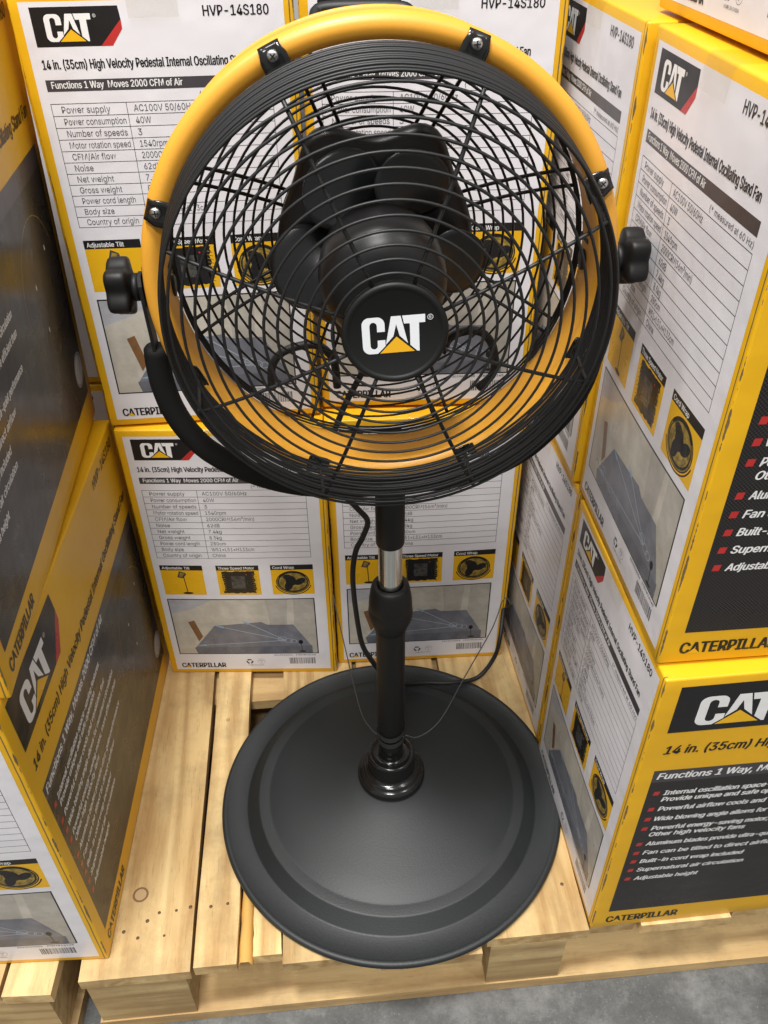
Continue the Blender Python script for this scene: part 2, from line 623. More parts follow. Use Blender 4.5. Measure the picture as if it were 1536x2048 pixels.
    def wordmark(s, x0, x1, base, cap, m, ym, layer=3):
        s.text('CATERPILLAR', x0, x1, base, cap, m, 0.036, 0.0, layer)
        w_ = x1 - x0
        s.poly([(x0 + w_ * .083, base - cap * .03), (x0 + w_ * .207, base - cap * .03), (x0 + w_ * .145, base + cap * .45)], ym, layer + 1)

    def build(s, name, parent=None):
        o = s.mb.build(name, parent)
        return o


BG = 0.0028      # how far the carton sides bulge


def fan_icon(a, cx, cz, r, layer):
    a.ellipse(cx, cz, r * 1.10, r, 'black', layer, 40)
    a.annulus(cx, cz, r * .90, r * .945, 'gold', layer + 1, 40, R(150), R(395), sx=1.10)
    a.ellipse(cx, cz + r * .03, r * .92, r * .80, 'gold', layer + 2, 40)
    for ang, d, l, wd in ((118, .42, .44, .27), (8, .44, .42, .25), (228, .42, .40, .26)):
        t = R(ang)
        a.ellipse(cx + d * r * 1.05 * math.cos(t), cz + d * r * math.sin(t), l * r, wd * r, 'black', layer + 3 + .2 * (ang % 7), 20, t + .5)
    a.ellipse(cx, cz, r * .27, r * .25, 'black', layer + 6, 20)
    for q in (.55, .72, .84):
        a.annulus(cx, cz, r * q, r * q + .00035, 'steel', layer + 7, 36, sx=1.08)


# ---- specification (white) panel
def spec_panel():
    a = Art(BOX_A, BOX_H, BG)
    a.rect(.0105, .2800, .0095, .4990, 'white', 0)
    X0, X1 = .0206, .2612
    a.text('HVP-14S180', .1960, .2640, .4835, .0092, 'black', 0.022)
    a.text('14 in. (35cm) High Velocity Pedestal Internal Oscillating Stand Fan', X0 + .001, .2530, .4385, .0086, 'black', 0.026)
    a.rect(X0, X1 - .0, .4170, .4283, 'bar', 1)
    a.text('Functions 1 Way  Moves 2000 CFM of Air', .0262, .1650, .4200, .0066, 'pale', 0.022)
    a.text('(* measured at 60 Hz)', .182, .2600, .4085, .0052, 'text', -0.008)
    rows = [('Power supply', 'AC100V 50/60Hz', .052, .066), ('Power consumption', '40W', .067, .0165), ('Number of speeds', '3', .066, .0045),
            ('Motor rotation speed', '1540rpm', .067, .031), ('CFM/Air flow', '2000CRM(56m\u00b3/min)', .048, .072), ('Noise', '62dB', .0205, .0185),
            ('Net weight', '7.4kg', .041, .020), ('Gross weight', '8.5kg', .048, .0185), ('Power cord length', '280cm', .061, .0235),
            ('Body size', 'W51\u00d7L51\u00d7H133cm', .034, .066), ('Country of origin', 'China', .060, .020)]
    zt, dz = .4050, .01205
    for i in range(12):
        a.line((X0, zt - i * dz), (X1, zt - i * dz), .0006, 'black', 1)
    for x in (X0, .1013, X1):
        a.line((x, zt + .0003), (x, zt - 11 * dz - .0003), .0006, 'black', 1)
    for i, (l, v, wl, wv) in enumerate(rows):
        zb = zt - (i + 1) * dz + .0030
        a.text(l, .0310, .0310 + wl, zb, .0066, 'text', -0.006)
        a.text(v, .1085, .1085 + wv, zb, .0066, 'text', -0.006)
    a.wordmark(X0, .0968, .0150, .0112, 'black', 'inky')
    # recycling arrows and the ellipse mark
    cx, cz = .1397, .0292
    for k in range(3):
        t = PI / 2 + k * 2 * PI / 3
        a.annulus(cx, cz, .0034, .0060, 'black', 1, 8, t - .75, t + .45)
        p = lambda r, q: (cx + r * math.cos(t + q), cz + r * math.sin(t + q))
        a.poly([p(.0024, .45), p(.0072, .45), p(.0052, .98)], 'black', 1)
    a.annulus(.1602, .0298, .0060, .0064, 'text', 1, 28)
    a.text('PS', .1570, .1634, .0302, .0030, 'text', -0.006)
    a.text('E', .1591, .1612, .0262, .0029, 'text', -0.006)
    a.text('MADE IN CHINA', .1365, .1640, .0185, .0026, 'text', 0.0)
    a.text('2019010006', .1836, .2156, .0442, .0028, 'black', 0.008)
    a.text('ITEM#14145', .2214, .2555, .0442, .0030, 'black', 0.008)
    return a


def spec_parts():
    out = []
    a = Art(BOX_A, BOX_H, BG)                       # logo badge
    x0, z0, z1 = .0206, .4588, .4945
    a.poly([(x0, z0), (.0880, z0), (.1110, .4815), (.1098, z1), (x0, z1)], 'black', 1)
    a.poly([(.0865, z0), (.0985, z0), (.1110, .4740), (.1110, .4826)], 'red', 2)
    a.cat(.0330, .0806, .4635, .0248, 'pale', 'inky')
    a.annulus(.0846, .4862, .0013, .0016, 'pale', 3, 14)
    a.text('R', .0840, .0852, .4854, .0016, 'pale', 0)
    out.append(('logo_badge', a))
    titles = ('Adjustable Tilt', 'Three Speed Motor', 'Cord Wrap')
    for k, (xa, xb, tw) in enumerate(((.0205, .0880, .044), (.1095, .1770, .057), (.1955, .2628, .034))):
        a = Art(BOX_A, BOX_H, BG)
        zb, zt = .1930, .2570
        a.rect(xa, xb, zb, zt - .0105, 'inky', 1)
        a.rect(xa, xb, zt - .0105, zt, 'black', 1)
        a.text(titles[k], xa + .0035, xa + .0035 + tw, zt - .0082, .0055, 'pale', 0.02)
        cx = (xa + xb) / 2
        if k == 0:
            c0 = cx + .001
            a.poly([(c0 - .0095, .2315), (c0 - .0050, .2450), (c0 + .0045, .2410), (c0 + .0055, .2375), (c0 - .0010, .2295)], 'steel', 2)
            a.poly([(c0 - .0065, .2330), (c0 - .0035, .2420), (c0 + .0025, .2395), (c0 - .0015, .2320)], 'gold', 3)
            a.line((c0 + .0005, .2330), (c0 + .0025, .1985), .0014, 'black', 2)
            a.ellipse(c0 + .0028, .1968, .0082, .0024, 'black', 2)
        elif k == 1:
            rnd = random.Random(3)
            pts = []
            L_, R_, B_, T_ = xa + .007, xb - .007, zb + .004, zt - .0125
            for i in range(14):
                pts.append((L_ + (R_ - L_) * i / 14, B_ + rnd.uniform(-.0012, .0012)))
            for i in range(14):
                pts.append((R_ + rnd.uniform(-.0028, .0008), B_ + (T_ - B_) * i / 14))
            for i in range(14):
                pts.append((R_ + (L_ - R_) * i / 14, T_ + rnd.uniform(-.0010, .0008)))
            for i in range(14):
                pts.append((L_ + rnd.uniform(-.0008, .0032), T_ + (B_ - T_) * i / 14))
            a.poly(pts, 'black', 2)
            for i in range(9):
                z = B_ + .004 + i * .0045
                a.line((L_ - .002, z), (L_ + .005, z + .002), .0008, 'gold', 3)
                a.line((R_ - .005, z + .002), (R_ + .002, z), .0008, 'gold', 3)
            a.rect(cx - .012, cx + .010, B_ + .010, T_ - .010, 'steel', 3)
            a.ellipse(cx + .013, T_ - .007, .0012, .0012, 'red', 3, 10)
        else:
            fan_icon(a, cx, .2195, .0245, 2)
            a.annulus(cx, .2195, .0262, .0278, 'black', 2, 30, R(195), R(345), sx=1.08)
            a.ellipse(cx - .003, .2225, .0085, .0110, 'black', 4)
        out.append(('feature_picture', a))
    a = Art(BOX_A, BOX_H, BG)                       # room picture
    xa, xb, za, zb = .0205, .2612, .0490, .1830
    F = lambda u, v: (xa + .0018 + (xb - xa - .0036) * u, za + .0018 + (zb - za - .0036) * v)
    a.rect(xa, xb, za, zb, 'black', 1)
    a.rect(*[F(0, 0)[0], F(1, 0)[0], F(0, 0)[1], F(0, 1)[1]], 'beige', 2)
    a.poly([F(0, 1), F(.30, 1), F(.16, .84), F(0, .74)], 'lilac', 3)
    a.poly([F(.665, 1), F(.82, 1), F(.80, .55), F(.68, .56)], 'beige2', 3)
    a.poly([F(.86, 1), F(1, 1), F(1, 0), F(.965, 0), F(.965, .12), F(.85, .54)], 'beige2', 3)
    a.poly([F(.115, .10), F(.285, .53), F(.62, .60), F(.66, .55), F(.845, .545), F(.965, .12), F(.965, 0), F(.13, 0)], 'slate', 4)
    a.poly([F(.115, .12), F(.965, .15), F(.965, 0), F(.13, 0)], 'slate2', 5)
    a.poly([F(.105, .60), F(.150, .63), F(.190, .33), F(.155, .24)], 'door', 5)
    for (u, v) in ((.15, .16), (.30, .53), (.49, .62)):
        a.line(F(.78, .25), F(u, v), .0014, 'sky2', 6)
        d = Vector(F(u, v)) - Vector(F(.78, .25))
        d.normalize()
        n = Vector((-d.y, d.x))
        p = Vector(F(u, v))
        a.poly([tuple(p + d * .004), tuple(p - d * .012 + n * .0026), tuple(p - d * .012 - n * .0026)], 'sky', 7)
    for u, v, r in ((.755, .275, .0052), (.80, .245, .0046), (.835, .23, .0040)):
        a.annulus(*F(u, v), r, r + .0009, 'sky2', 6, 18, sx=1.2)
    a.ellipse(*F(.885, .215), .0038, .0050, 'black', 7)
    a.line(F(.885, .2), F(.893, .04), .0010, 'black', 7)
    a.ellipse(*F(.893, .035), .0062, .0018, 'black', 7)
    out.append(('room_picture', a))
    a = Art(BOX_A, BOX_H, BG)                       # barcode
    rnd = random.Random(11)
    x = .2095
    while x < .2545:
        wd = rnd.choice((.0004, .0004, .0008, .0012))
        a.rect(x, x + wd, .0225, .0382, 'black', 1)
        x += wd + rnd.choice((.0004, .0006, .0010))
    out.append(('barcode', a))
    return out


# ---- sales (dark) panel
def sales_panel():
    a = Art(BOX_B, BOX_H, BG)
    a.text('HVP-14S180', .3870, .4950, .4810, .0140, 'black', 0.018, 0.22)
    a.text('14 in. (35cm) High Velocity Pedestal Internal Oscillating Stand Fan', .0220, .4950, .3880, .0138, 'black', 0.028, 0.22)
    a.rect(.0185, .4985, .0430, .3360, 'halftone', 0)
    a.rect(.0185, .4985, .3360, .3580, 'bar', 0)
    a.text('Functions 1 Way, Moves 2000 CFM of Air', .0240, .2890, .3420, .0112, 'pale', 0.036, 0.22)
    lines = [(.3105, 1, 'Internal oscillation space-saving features'), (.2975, 0, 'Provide unique and safe operation'),
             (.2785, 1, 'Powerful airflow cools and ventilates fast'), (.2580, 1, 'Wide blowing angle allows for maximum circulation'),
             (.2380, 1, 'Powerful energy-saving motor, more efficient than'), (.2245, 0, 'Other high velocity fans'),
             (.2040, 1, 'Aluminum blades provide ultra-quiet performance'), (.1838, 1, 'Fan can be tilted to direct airflow'),
             (.1638, 1, 'Built-in cord wrap included'), (.1435, 1, 'Supernatural air circulation'), (.1225, 1, 'Adjustable height')]
    for z, b, t in lines:
        n = len(t) * (.0047 if len(t) > 40 else .00487)
        a.text(t, .0375, .0375 + n, z, .0086, 'pale', 0.034, 0.25)
        if b:
            a.poly([(.0252, z + .0003), (.0320, z + .0003), (.0332, z + .0076), (.0264, z + .0076)], 'red', 2)
    # the fan of the sales picture shows only as a thin glowing rim and a few glints
    a.annulus(.398, .228, .0795, .0805, 'gold', 1, 40, R(20), R(185))
    a.annulus(.398, .228, .070, .0705, 'steel', 1, 40, R(0), R(360))
    for x, z in ((.372, .243), (.385, .188), (.440, .262)):
        a.ellipse(x, z, .0014, .0034, 'pale', 1, 10)
    a.wordmark(.0190, .1160, .0140, .0150, 'black', 'inky')
    return a


def sales_parts():
    out = []
    a = Art(BOX_B, BOX_H, BG)
    x0, z0, z1 = .0189, .4245, .4975
    a.poly([(x0, z0), (.1390, z0), (.1776, .4700), (.1760, z1), (x0, z1)], 'black', 1)
    a.poly([(.1360, z0), (.1560, z0), (.1776, .4560), (.1776, .4720)], 'red', 2)
    a.cat(.0440, .1280, .4340, .0455, 'pale', 'inky')
    a.annulus(.1345, .4755, .0022, .0027, 'pale', 3, 16)
    a.text('R', .1334, .1356, .4741, .0028, 'pale', 0)
    out.append(('logo_badge', a))
    a = Art(BOX_B, BOX_H, BG)
    cx, cz = .4755, .0880
    a.ellipse(cx, cz, .0235, .0235, 'lilac', 1, 40)
    a.annulus(cx, cz, .0195, .0205, 'black', 2, 40)
    a.annulus(cx, cz, .0230, .0240, 'black', 2, 40)
    for k in range(28):
        t = 2 * PI * k / 28
        a.line((cx + .0208 * math.cos(t), cz + .0208 * math.sin(t)), (cx + .0226 * math.cos(t), cz + .0226 * math.sin(t)), .0010, 'text', 2)
    for dx, dz, s_ in ((-.007, .004, .016), (.002, -.004, .020), (.007, .003, .012)):
        a.line((cx + dx - s_ / 2, cz + dz - s_ * .55), (cx + dx + s_ / 2, cz + dz + s_ * .3), .0007, 'text', 2)
    out.append(('round_seal', a))
    return out


# ---- carton body with rounded edges and slightly bulging sides
def carton_mesh():
    bm = bmesh.new()
    bmesh.ops.create_cube(bm, size=1.0)
    for v in bm.verts:
        v.co = Vector((v.co.x * BOX_A, v.co.y * BOX_B, (v.co.z + .5) * BOX_H))
    bmesh.ops.bevel(bm, geom=list(bm.edges), offset=.0024, segments=3, affect='EDGES', profile=0.5)
    for axis, ext, off in ((0, BOX_A, -BOX_A / 2), (1, BOX_B, -BOX_B / 2), (2, BOX_H, 0)):
        n = int(ext / 0.022) + 1
        for i in range(1, n):
            co = Vector((0, 0, 0))
            co[axis] = off + ext * i / n
            no = Vector((0, 0, 0))
            no[axis] = 1
            bmesh.ops.bisect_plane(bm, geom=bm.verts[:] + bm.edges[:] + bm.faces[:], plane_co=co, plane_no=no)
    for v in bm.verts:
        x, y, z = v.co
        zz = min(max(z / BOX_H, 0), 1)
        if abs(abs(x) - BOX_A / 2) < 1e-4:
            v.co.x += math.copysign(BG * math.sin(PI * (y + BOX_B / 2) / BOX_B) * math.sin(PI * zz), x)
        if abs(abs(y) - BOX_B / 2) < 1e-4:
            v.co.y += math.copysign(BG * math.sin(PI * (x + BOX_A / 2) / BOX_A) * math.sin(PI * zz), y)
    for f in bm.faces:
        f.smooth = True
    me = bpy.data.meshes.new('carton_body')
    bm.to_mesh(me)
    bm.free()
    me.materials.append(M['carton'])
    return me


def make_carton():
    root = bpy.data.objects.new('fan_carton', carton_mesh())
    col.objects.link(root)
    sp = spec_panel().build('specification_panel', root)
    sp.location = (-BOX_A / 2, -BOX_B / 2, 0)
    for n, a in spec_parts():
        a.build(n, sp)
    sa = sales_panel().build('sales_panel', root)
    sa.location = (BOX_A / 2, -BOX_B / 2, 0)
    sa.rotation_euler = (0, 0, PI / 2)
    for n, a in sales_parts():
        a.build(n, sa)
    for src, loc, rz in ((sp, (BOX_A / 2, BOX_B / 2, 0), PI), (sa, (-BOX_A / 2, BOX_B / 2, 0), -PI / 2)):
        c = src.copy()
        col.objects.link(c)
        c.location, c.rotation_euler = loc, (0, 0, rz)
        for ch in list(src.children):
            d = ch.copy()
            col.objects.link(d)
            d.parent = c
    t = MB()                                       # clear tape over the top seam and down both ends
    tw, dr, yb = .026, .026, BOX_B / 2 + .0022
    ztop = BOX_H + .0006
    prof = [(-yb - .0016, BOX_H - dr), (-yb - .0010, BOX_H - dr * .5), (-yb, BOX_H - .004), (-yb + .004, ztop), (0, ztop), (yb - .004, ztop), (yb, BOX_H - .004), (yb + .001, BOX_H - dr * .5), (yb + .0016, BOX_H - dr)]
    vs, fs = [], []
    for y, z in prof:
        for i in range(5):
            vs.append((-tw + 2 * tw * i / 4, y, z))
    for j in range(len(prof) - 1):
        for i in range(4):
            fs.append((j * 5 + i, j * 5 + i + 1, j * 5 + i + 6, j * 5 + i + 5))
    t.add(vs, fs, M['tape'])
    t.build('tape', root)
    return root


def copy_tree(o, parent=None):
    c = o.copy()
    col.objects.link(c)
    if parent:
        c.parent = parent
    for ch in list(o.children):
        copy_tree(ch, c)
    return c


# ================================================================== SETTING
f = MB()
f.add([(-8, -5, 0), (8, -5, 0), (8, 8, 0), (-8, 8, 0)], [(0, 1, 2, 3)], M['concrete'])
floor = f.build('floor', loc=(0, 0, -0.158))
tag(floor, kind='structure')


# ================================================================== PALLETS
def board(name, x0, x1, y0, y1, z0, z1, m, parent, nails=(), skew=0.0, knots=()):
    mb = MB()
    ly, nx = y1 - y0, 0
    # boards with a slightly wavy long edge
    n = 14 if m is M['deck'] else 1
    rnd = random.Random(int((x0 * 1000 + y0 * 333) * 7) & 0xffff)
    vs, fs = [], []
    if m is M['deck']:
        for j in range(n + 1):
            t = j / n
            yy = ly * t
            e0, e1 = rnd.uniform(-.0008, .0008), rnd.uniform(-.0008, .0008)
            sk = skew * t
            for x in (0 + e0 + sk, x1 - x0 + e1 + sk):
                for z in (z0, z1):
                    vs.append((x, yy, z))
        for j in range(n):
            b = 4 * j
            fs += [(b, b + 4, b + 5, b + 1), (b + 2, b + 3, b + 7, b + 6), (b + 1, b + 5, b + 7, b + 3), (b, b + 2, b + 6, b + 4)]
        fs += [(0, 1, 3, 2), (4 * n, 4 * n + 2, 4 * n + 3, 4 * n + 1)]
        mb.add(vs, fs, m)
    else:
        mb.box(0, x1 - x0, 0, ly, z0, z1, m)
    for nx_, ny_ in nails:
        rn_ = rnd.uniform(.75, 1.15)
        mb.lathe([(0.0001, z1 + .0007), (.0018 * rn_, z1 + .0006), (.0024 * rn_, z1 + .0002), (.0025 * rn_, z1 - .001)], M['nail'], 10, (nx_ - x0, ny_ - y0, 0))
    for nx_, ny_, r in knots:
        mb.lathe([(0.0001, z1 + .0004), (r * .74, z1 + .0004)], M['knot2'], 16, (nx_ - x0, ny_ - y0, 0))
        mb.lathe([(r * .74, z1 + .0005), (r, z1 + .0005)], M['knot'], 16, (nx_ - x0, ny_ - y0, 0))
    o = mb.build(name, parent, loc=(x0, y0, 0))
    return o


def make_pallet(loc, rz, deck, length, depth=1.0):
    p = empty('wooden_pallet', loc, rz)
    for d in deck:
        board('deck_board', d[0], d[1], d[2], d[3], -.021 - d[4], -d[4], M['deck'], p, d[5], d[6], d[7])
    ys = ((.004, .095), (depth / 2 - .05, depth / 2 + .05), (depth - .095, depth))
    for y0, y1 in ys:
        if y0 > .01:
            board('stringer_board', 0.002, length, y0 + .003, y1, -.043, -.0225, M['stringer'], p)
        for x0 in (0.004, .543, length - .12):
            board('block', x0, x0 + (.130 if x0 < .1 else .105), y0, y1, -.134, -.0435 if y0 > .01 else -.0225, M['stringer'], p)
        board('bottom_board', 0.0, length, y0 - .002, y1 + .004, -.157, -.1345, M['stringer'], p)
    return p


PZ = R(5.2)
F0 = (-.4068, -.2696, 0)
deck = [
    # x0, x1, y0, y1, drop, nails, skew, knots
    (0.000, .143, 0.0, 1.0, 0.0, [(.095, .082), (.080, .072), (.118, .083), (.137, .086), (.070, .050), (.105, .050), (.050, .060)], 0, [(.066, .110, .011)]),
    (.1475, .2035, 0.004, 1.0, 0.0, [(.165, .084), (.188, .086)], .007, [(.188, .62, .006), (.172, .40, .003)]),
    (.2245, .262, 0.012, .150, 0.001, [], 0, []),
    (.264, .385, -.002, 1.0, 0.0, [(.290, .08), (.350, .08)], 0, []),
    (.392, .527, -.012, 1.0, 0.002, [(.42, .08), (.50, .08)], 0, []),
    (.538, .676, .004, 1.0, 0.0, [(.600, .085), (.655, .070)], 0, [(.585, .065, .004)]),
    (.680, .742, .010, 1.0, 0.003, [], 0, []),
    (.748, .872, .003, 1.0, 0.0, [], 0, []),
    (.882, 1.02, .013, 1.0, 0.002, [], 0, []),
    (1.03, 1.17, .010, 1.0, 0.0, [], 0, []),
]
pal = make_pallet(F0, PZ, deck, 1.18)
tag(pal, 'pine pallet under the fan, its boards running to the back', 'pallet')
sp_ = MB()
rnd = random.Random(5)
vs, fs = [], []
n = 16
for j in range(n + 1):
    y = .006 + .22 * j / n
    w0, w1 = .0090 + rnd.uniform(-.0008, .0004), .0088 + rnd.uniform(-.0012, .0012)
    if j > n - 5:
        w0 *= (n - j) / 5
        w1 *= (n - j) / 5
    for x, z in ((-w0, -.012), (-w0 * .6, -.002 + rnd.uniform(-.002, .001)), (w1 * .6, -.003 + rnd.uniform(-.002, .001)), (w1, -.014)):
        vs.append((.2138 + x + .004 * j / n, y, z))
for j in range(n):
    for k in range(3):
        fs.append((4 * j + k, 4 * j + k + 1, 4 * j + k + 5, 4 * j + k + 4))
sp_.add(vs, fs, M['splinter'], True)
sp_.build('split_strip', pal)

deck2 = [(-.062, .0, 0.0, 1.0, 0.0, [(-.03, .045)], 0, []), (-.22, -.068, .004, 1.0, 0.0, [(-.12, .045)], 0, []), (-.38, -.228, 0, 1.0, 0.0, [], 0, []),
         (-.60, -.39, .002, 1.0, 0.0, [], 0, [])]
p2 = empty('wooden_pallet', (-.4378, -.2846, 0), R(2.2))
for d in deck2:
    board('deck_board', d[0], d[1], d[2], d[3], -.021, 0, M['deck'], p2, d[5], d[6], d[7])
for y0, y1 in ((.004, .095), (.45, .55), (.9, 1.0)):
    if y0 > .01:
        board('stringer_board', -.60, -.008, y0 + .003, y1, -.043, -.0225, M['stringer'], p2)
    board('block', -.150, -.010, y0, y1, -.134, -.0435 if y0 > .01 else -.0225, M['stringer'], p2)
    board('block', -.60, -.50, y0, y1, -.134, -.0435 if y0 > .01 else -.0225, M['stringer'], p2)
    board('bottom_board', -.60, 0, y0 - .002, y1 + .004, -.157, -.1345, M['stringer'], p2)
tag(p2, 'second pine pallet at the left, mostly hidden under a carton', 'pallet')

# ================================================================== CARTONS
H2 = BOX_H + .004
proto = make_carton()
GB, GL, GR = 'cartons stacked behind the fan', 'cartons stacked left of the fan', 'cartons stacked right of the fan'
spots = [
    (-.2402, .5062, 0, 0.16, 'lower carton of the back stack left of the pole, white specification side facing out', GB),
    (.0375, .5336, 0, 3.38, 'lower carton standing directly behind the chrome fan pole', GB),
    (-.2692, .5242, H2, 5.87, 'upper carton behind the left half of the fan, white specification side facing out', GB),
    (.0421, .5608, H2, 1.78, 'upper carton seen through the fan grille, behind the hub', GB),
    (-.572, .630, 0, 0.5, 'lower carton in the dark gap between left stack and back stack', GB),
    (-.572, .630, H2, 0.5, 'upper carton in the dark gap, only a white and yellow strip visible', GB),
    (-.5300, .0113, .0006, 2.57, 'lower carton of the left stack, dark sales side with bullet list facing the fan', GL),
    (-.5349, .0175, H2, 6.29, 'upper carton of the left stack at the left edge, dark sales side facing the fan', GL),
    (.5088, -.0310, .0006, -83.98, 'lower front carton on the right beside the fan base, dark bullet list facing the viewer', GR),
    (.5071, -.0168, H2, -84.98, 'middle front carton on the right, beside the right tilt knob', GR),
    (.5236, .0477, 2 * H2, -84.0, 'topmost carton at the upper right corner, only its bottom edge visible', GR),
    (.4764, .2740, 0, -82.78, 'lower carton of the rear right stack, in shade behind the front right carton', GR),
    (.4735, .2851, H2, -84.36, 'upper carton of the rear right stack, beside the right edge of the yellow fan rim', GR),
]
for i, (x, y, z, rz, lab, g) in enumerate(spots):
    o = proto if i == 0 else copy_tree(proto)
    o.location = (x, y, z)
    o.rotation_euler = (0, 0, R(rz))
    if z > .4 and g == GB:                      # the upper cartons at the back stand a little fuller
        o.scale.z = 1.022
    if z > .4 and g == GL:                      # this one leans a little towards the fan
        o.rotation_euler = (0, R(2.1), R(rz))
        o.location.z += .0054
        o.scale.z = 1.03
    tag(o, lab, 'carton', g)

# ================================================================== FAN
fan = empty('pedestal_fan', (0, 0, 0))
tag(fan, 'black and yellow pedestal fan with round wire grille on a round base', 'fan')


def lathe_part(name, prof, m, seg=64, parent=fan, **k):
    mb = MB()
    mb.lathe(prof, M[m], seg, **k)
    return mb.build(name, parent)


# base: domed disc with a rolled edge and a stepped ring
lathe_part('base_plate', [
    (.2535, .0015), (.2560, .0040), (.2565, .0075), (.2550, .0105), (.2520, .0120), (.2485, .0112), (.2470, .0105),
    (.2190, .0112), (.2175, .0115), (.2163, .0124), (.2008, .0272), (.1996, .0282), (.1980, .0286),
    (.1850, .0288), (.1830, .0290), (.1805, .0300), (.1500, .0370), (.1100, .0458), (.0700, .0545), (.0500, .0590), (.020, .062), (.0001, .062)], 'base', 160)
lathe_part('base_collar', [
    (.0470, .0560), (.0488, .0595), (.0496, .0645), (.0490, .0700), (.0468, .0735), (.0440, .0748), (.0425, .0756), (.0420, .0785), (.0405, .0805), (.0375, .0812),
    (.0352, .0825), (.0345, .0860), (.0338, .1100), (.0330, .1135), (.0312, .1150), (.0292, .1145), (.0270, .1120), (.0240, .1110), (.0172, .1105), (.0168, .1130), (.0166, .1700)], 'gloss', 64)
lathe_part('lower_pole', [(.0166, .1660), (.0183, .1662), (.0187, .1680), (.0187, .384)], 'plastic', 48)
lathe_part('height_collar', [(.0188, .376), (.0213, .3765), (.0218, .380), (.0262, .3915), (.0274, .3960), (.0276, .4060), (.0270, .4110), (.0268, .4125), (.0270, .4135),
                             (.0262, .4260), (.0240, .4420), (.0225, .4470), (.0205, .4490), (.0160, .4490), (.0155, .4470), (.0150, .4400)], 'plastic', 56)
lathe_part('chrome_pole', [(.0143, .43), (.0143, .53)], 'chrome', 48)
lathe_part('upper_sleeve', [(.0145, .5150), (.0163, .5152), (.0168, .5165), (.0168, .602), (.015, .604)], 'plastic', 48)

# head frame: pivot on the pole axis
HC = Vector((-.0039, -.05, .8508))
HR = Matrix.Rotation(R(4.79), 4, 'Z') @ Matrix.Rotation(R(-1.85), 4, 'X')
HM = Matrix.Translation(HC) @ HR
PH = R(1.71)


def H(x, s, z):
    return tuple(HM @ Vector((x, -s, z)))


def head(mb, name, parent=fan):
    o = mb.build(name, parent)
    if parent is fan:
        o.matrix_local = HM
    return o


ANG = [R(22.5 + 45 * k) + PH for k in range(8)]
SPV = -.05          # pivot plane (behind the front rim)

# yoke: round foam-covered tube with flattened ends, in the turned plane of the head
ys = []
left = [(-.2130, .781), (-.2140, .760), (-.2130, .738), (-.2080, .711), (-.1970, .684), (-.1790, .658), (-.1500, .632), (-.1140, .613), (-.075, .603), (-.03, .599), (0, .599)]
pts = left + [(-x, z) for x, z in reversed(left[:-1])]
c5, s5 = math.cos(R(6.5)), math.sin(R(6.5))
YW = lambda x, z, d=0.0: (-.0079 * min(1, max(0, z - .60) / .06) + x * c5 - d * s5, x * s5 + d * c5, z)
mb = MB()
path = smooth_path([YW(x, z) for x, z in pts], 6)
nn = len(path)
mb.tube(path, [.0095 if i in (0, nn - 1) else .0118 for i in range(nn)], M['foam'], 16)
yoke = mb.build('yoke', fan)
for sgn in (-1, 1):
    mb = MB()
    st = [YW(sgn * .2185, .790, 0), YW(sgn * .2205, .775, 0), YW(sgn * .2255, .812, 0), YW(sgn * .2290, .868, 0)]
    # flat strap from the tube end up to the pivot
    a0, a1 = Vector(YW(sgn * .2130, .772)), Vector(YW(sgn * .2150, .852 if sgn < 0 else .864))
    d = (a1 - a0).normalized()
    nrm = Vector(YW(sgn, 0)).normalized()
    fwd = d.cross(nrm).normalized()
    vs = []
    for t, wd in ((0, .010), (.35, .0105), (.7, .0115), (.9, .0105), (1.0, .006)):
        c = a0.lerp(a1, t)
        for sx_, sy_ in ((-1, -1), (1, -1), (1, 1), (-1, 1)):
            vs.append(c + fwd * wd * sx_ + nrm * .0016 * sy_)
    fs = [(0, 1, 2, 3), (16, 19, 18, 17)]
    for j in range(4):
        for k in range(4):
            l = (k + 1) % 4
            fs.append((4 * j + k, 4 * j + l, 4 * j + 4 + l, 4 * j + 4 + k))
    mb.add(vs, fs, M['plastic'])
    mb.build('yoke_strap', yoke)

# drum: thin wall with a rolled bell-mouth front rim and a small rear flange
mb = MB()
prof = []
for k in range(0, 25):
    a = R(-125 + 360 * k / 24 * .93)
    prof.append((.1955 + .0128 * math.cos(a + R(0)), -.0122 + .0128 * math.sin(a)))
mb.lathe([(.1955 + .0098 * math.cos(R(t)), -.0094 + .0098 * math.sin(R(t))) for t in range(-75, 290, 12)], M['paint'], 160, axis='Y')
mb.lathe([(.1905, -.014), (.1888, -.022), (.1884, -.040), (.1886, -.058), (.1905, -.067), (.1945, -.0715), (.1985, -.0730), (.2010, -.0730), (.2020, -.0718), (.2010, -.0706), (.1985, -.0705),
          (.1960, -.0690), (.1922, -.065), (.1902, -.058), (.1900, -.040), (.1904, -.022), (.1918, -.014)], M['paint'], 160, axis='Y')
head(mb, 'drum')


# front grille
def dome_s(r):
    t = min(max((r - .040) / .1395, 0), 1)
    return .0975 - .0205 * t ** 2.2


mb = MB()
rr = .0485
while rr < .176:
    mb.tube(ring_pts(rr, dome_s(rr), 96), .00125, M['wire'], 6, closed=True)
    rr += .0104
side = 12
for k in range(side):
    t = k / (side - 1)
    s_ = .0755 - t * .067
    r_ = .1795 + .0072 * t ** .8
    mb.tube(ring_pts(r_ + random.uniform(-.0004, .0004), s_, 128), .00135, M['wire'], 6, closed=True)
for a in ANG:
    p = []
    for i in range(9):
        r_ = .040 + (.1778 - .040) * i / 8
        p.append((r_, dome_s(r_) - .0022))
    p += [(.1782, .070), (.1802, .050), (.1830, .030), (.1856, .006)]
    mb.tube([(r_ * math.cos(a), -s_, r_ * math.sin(a)) for r_, s_ in p], .0017, M['wire'], 6)
head(mb, 'front_grille')

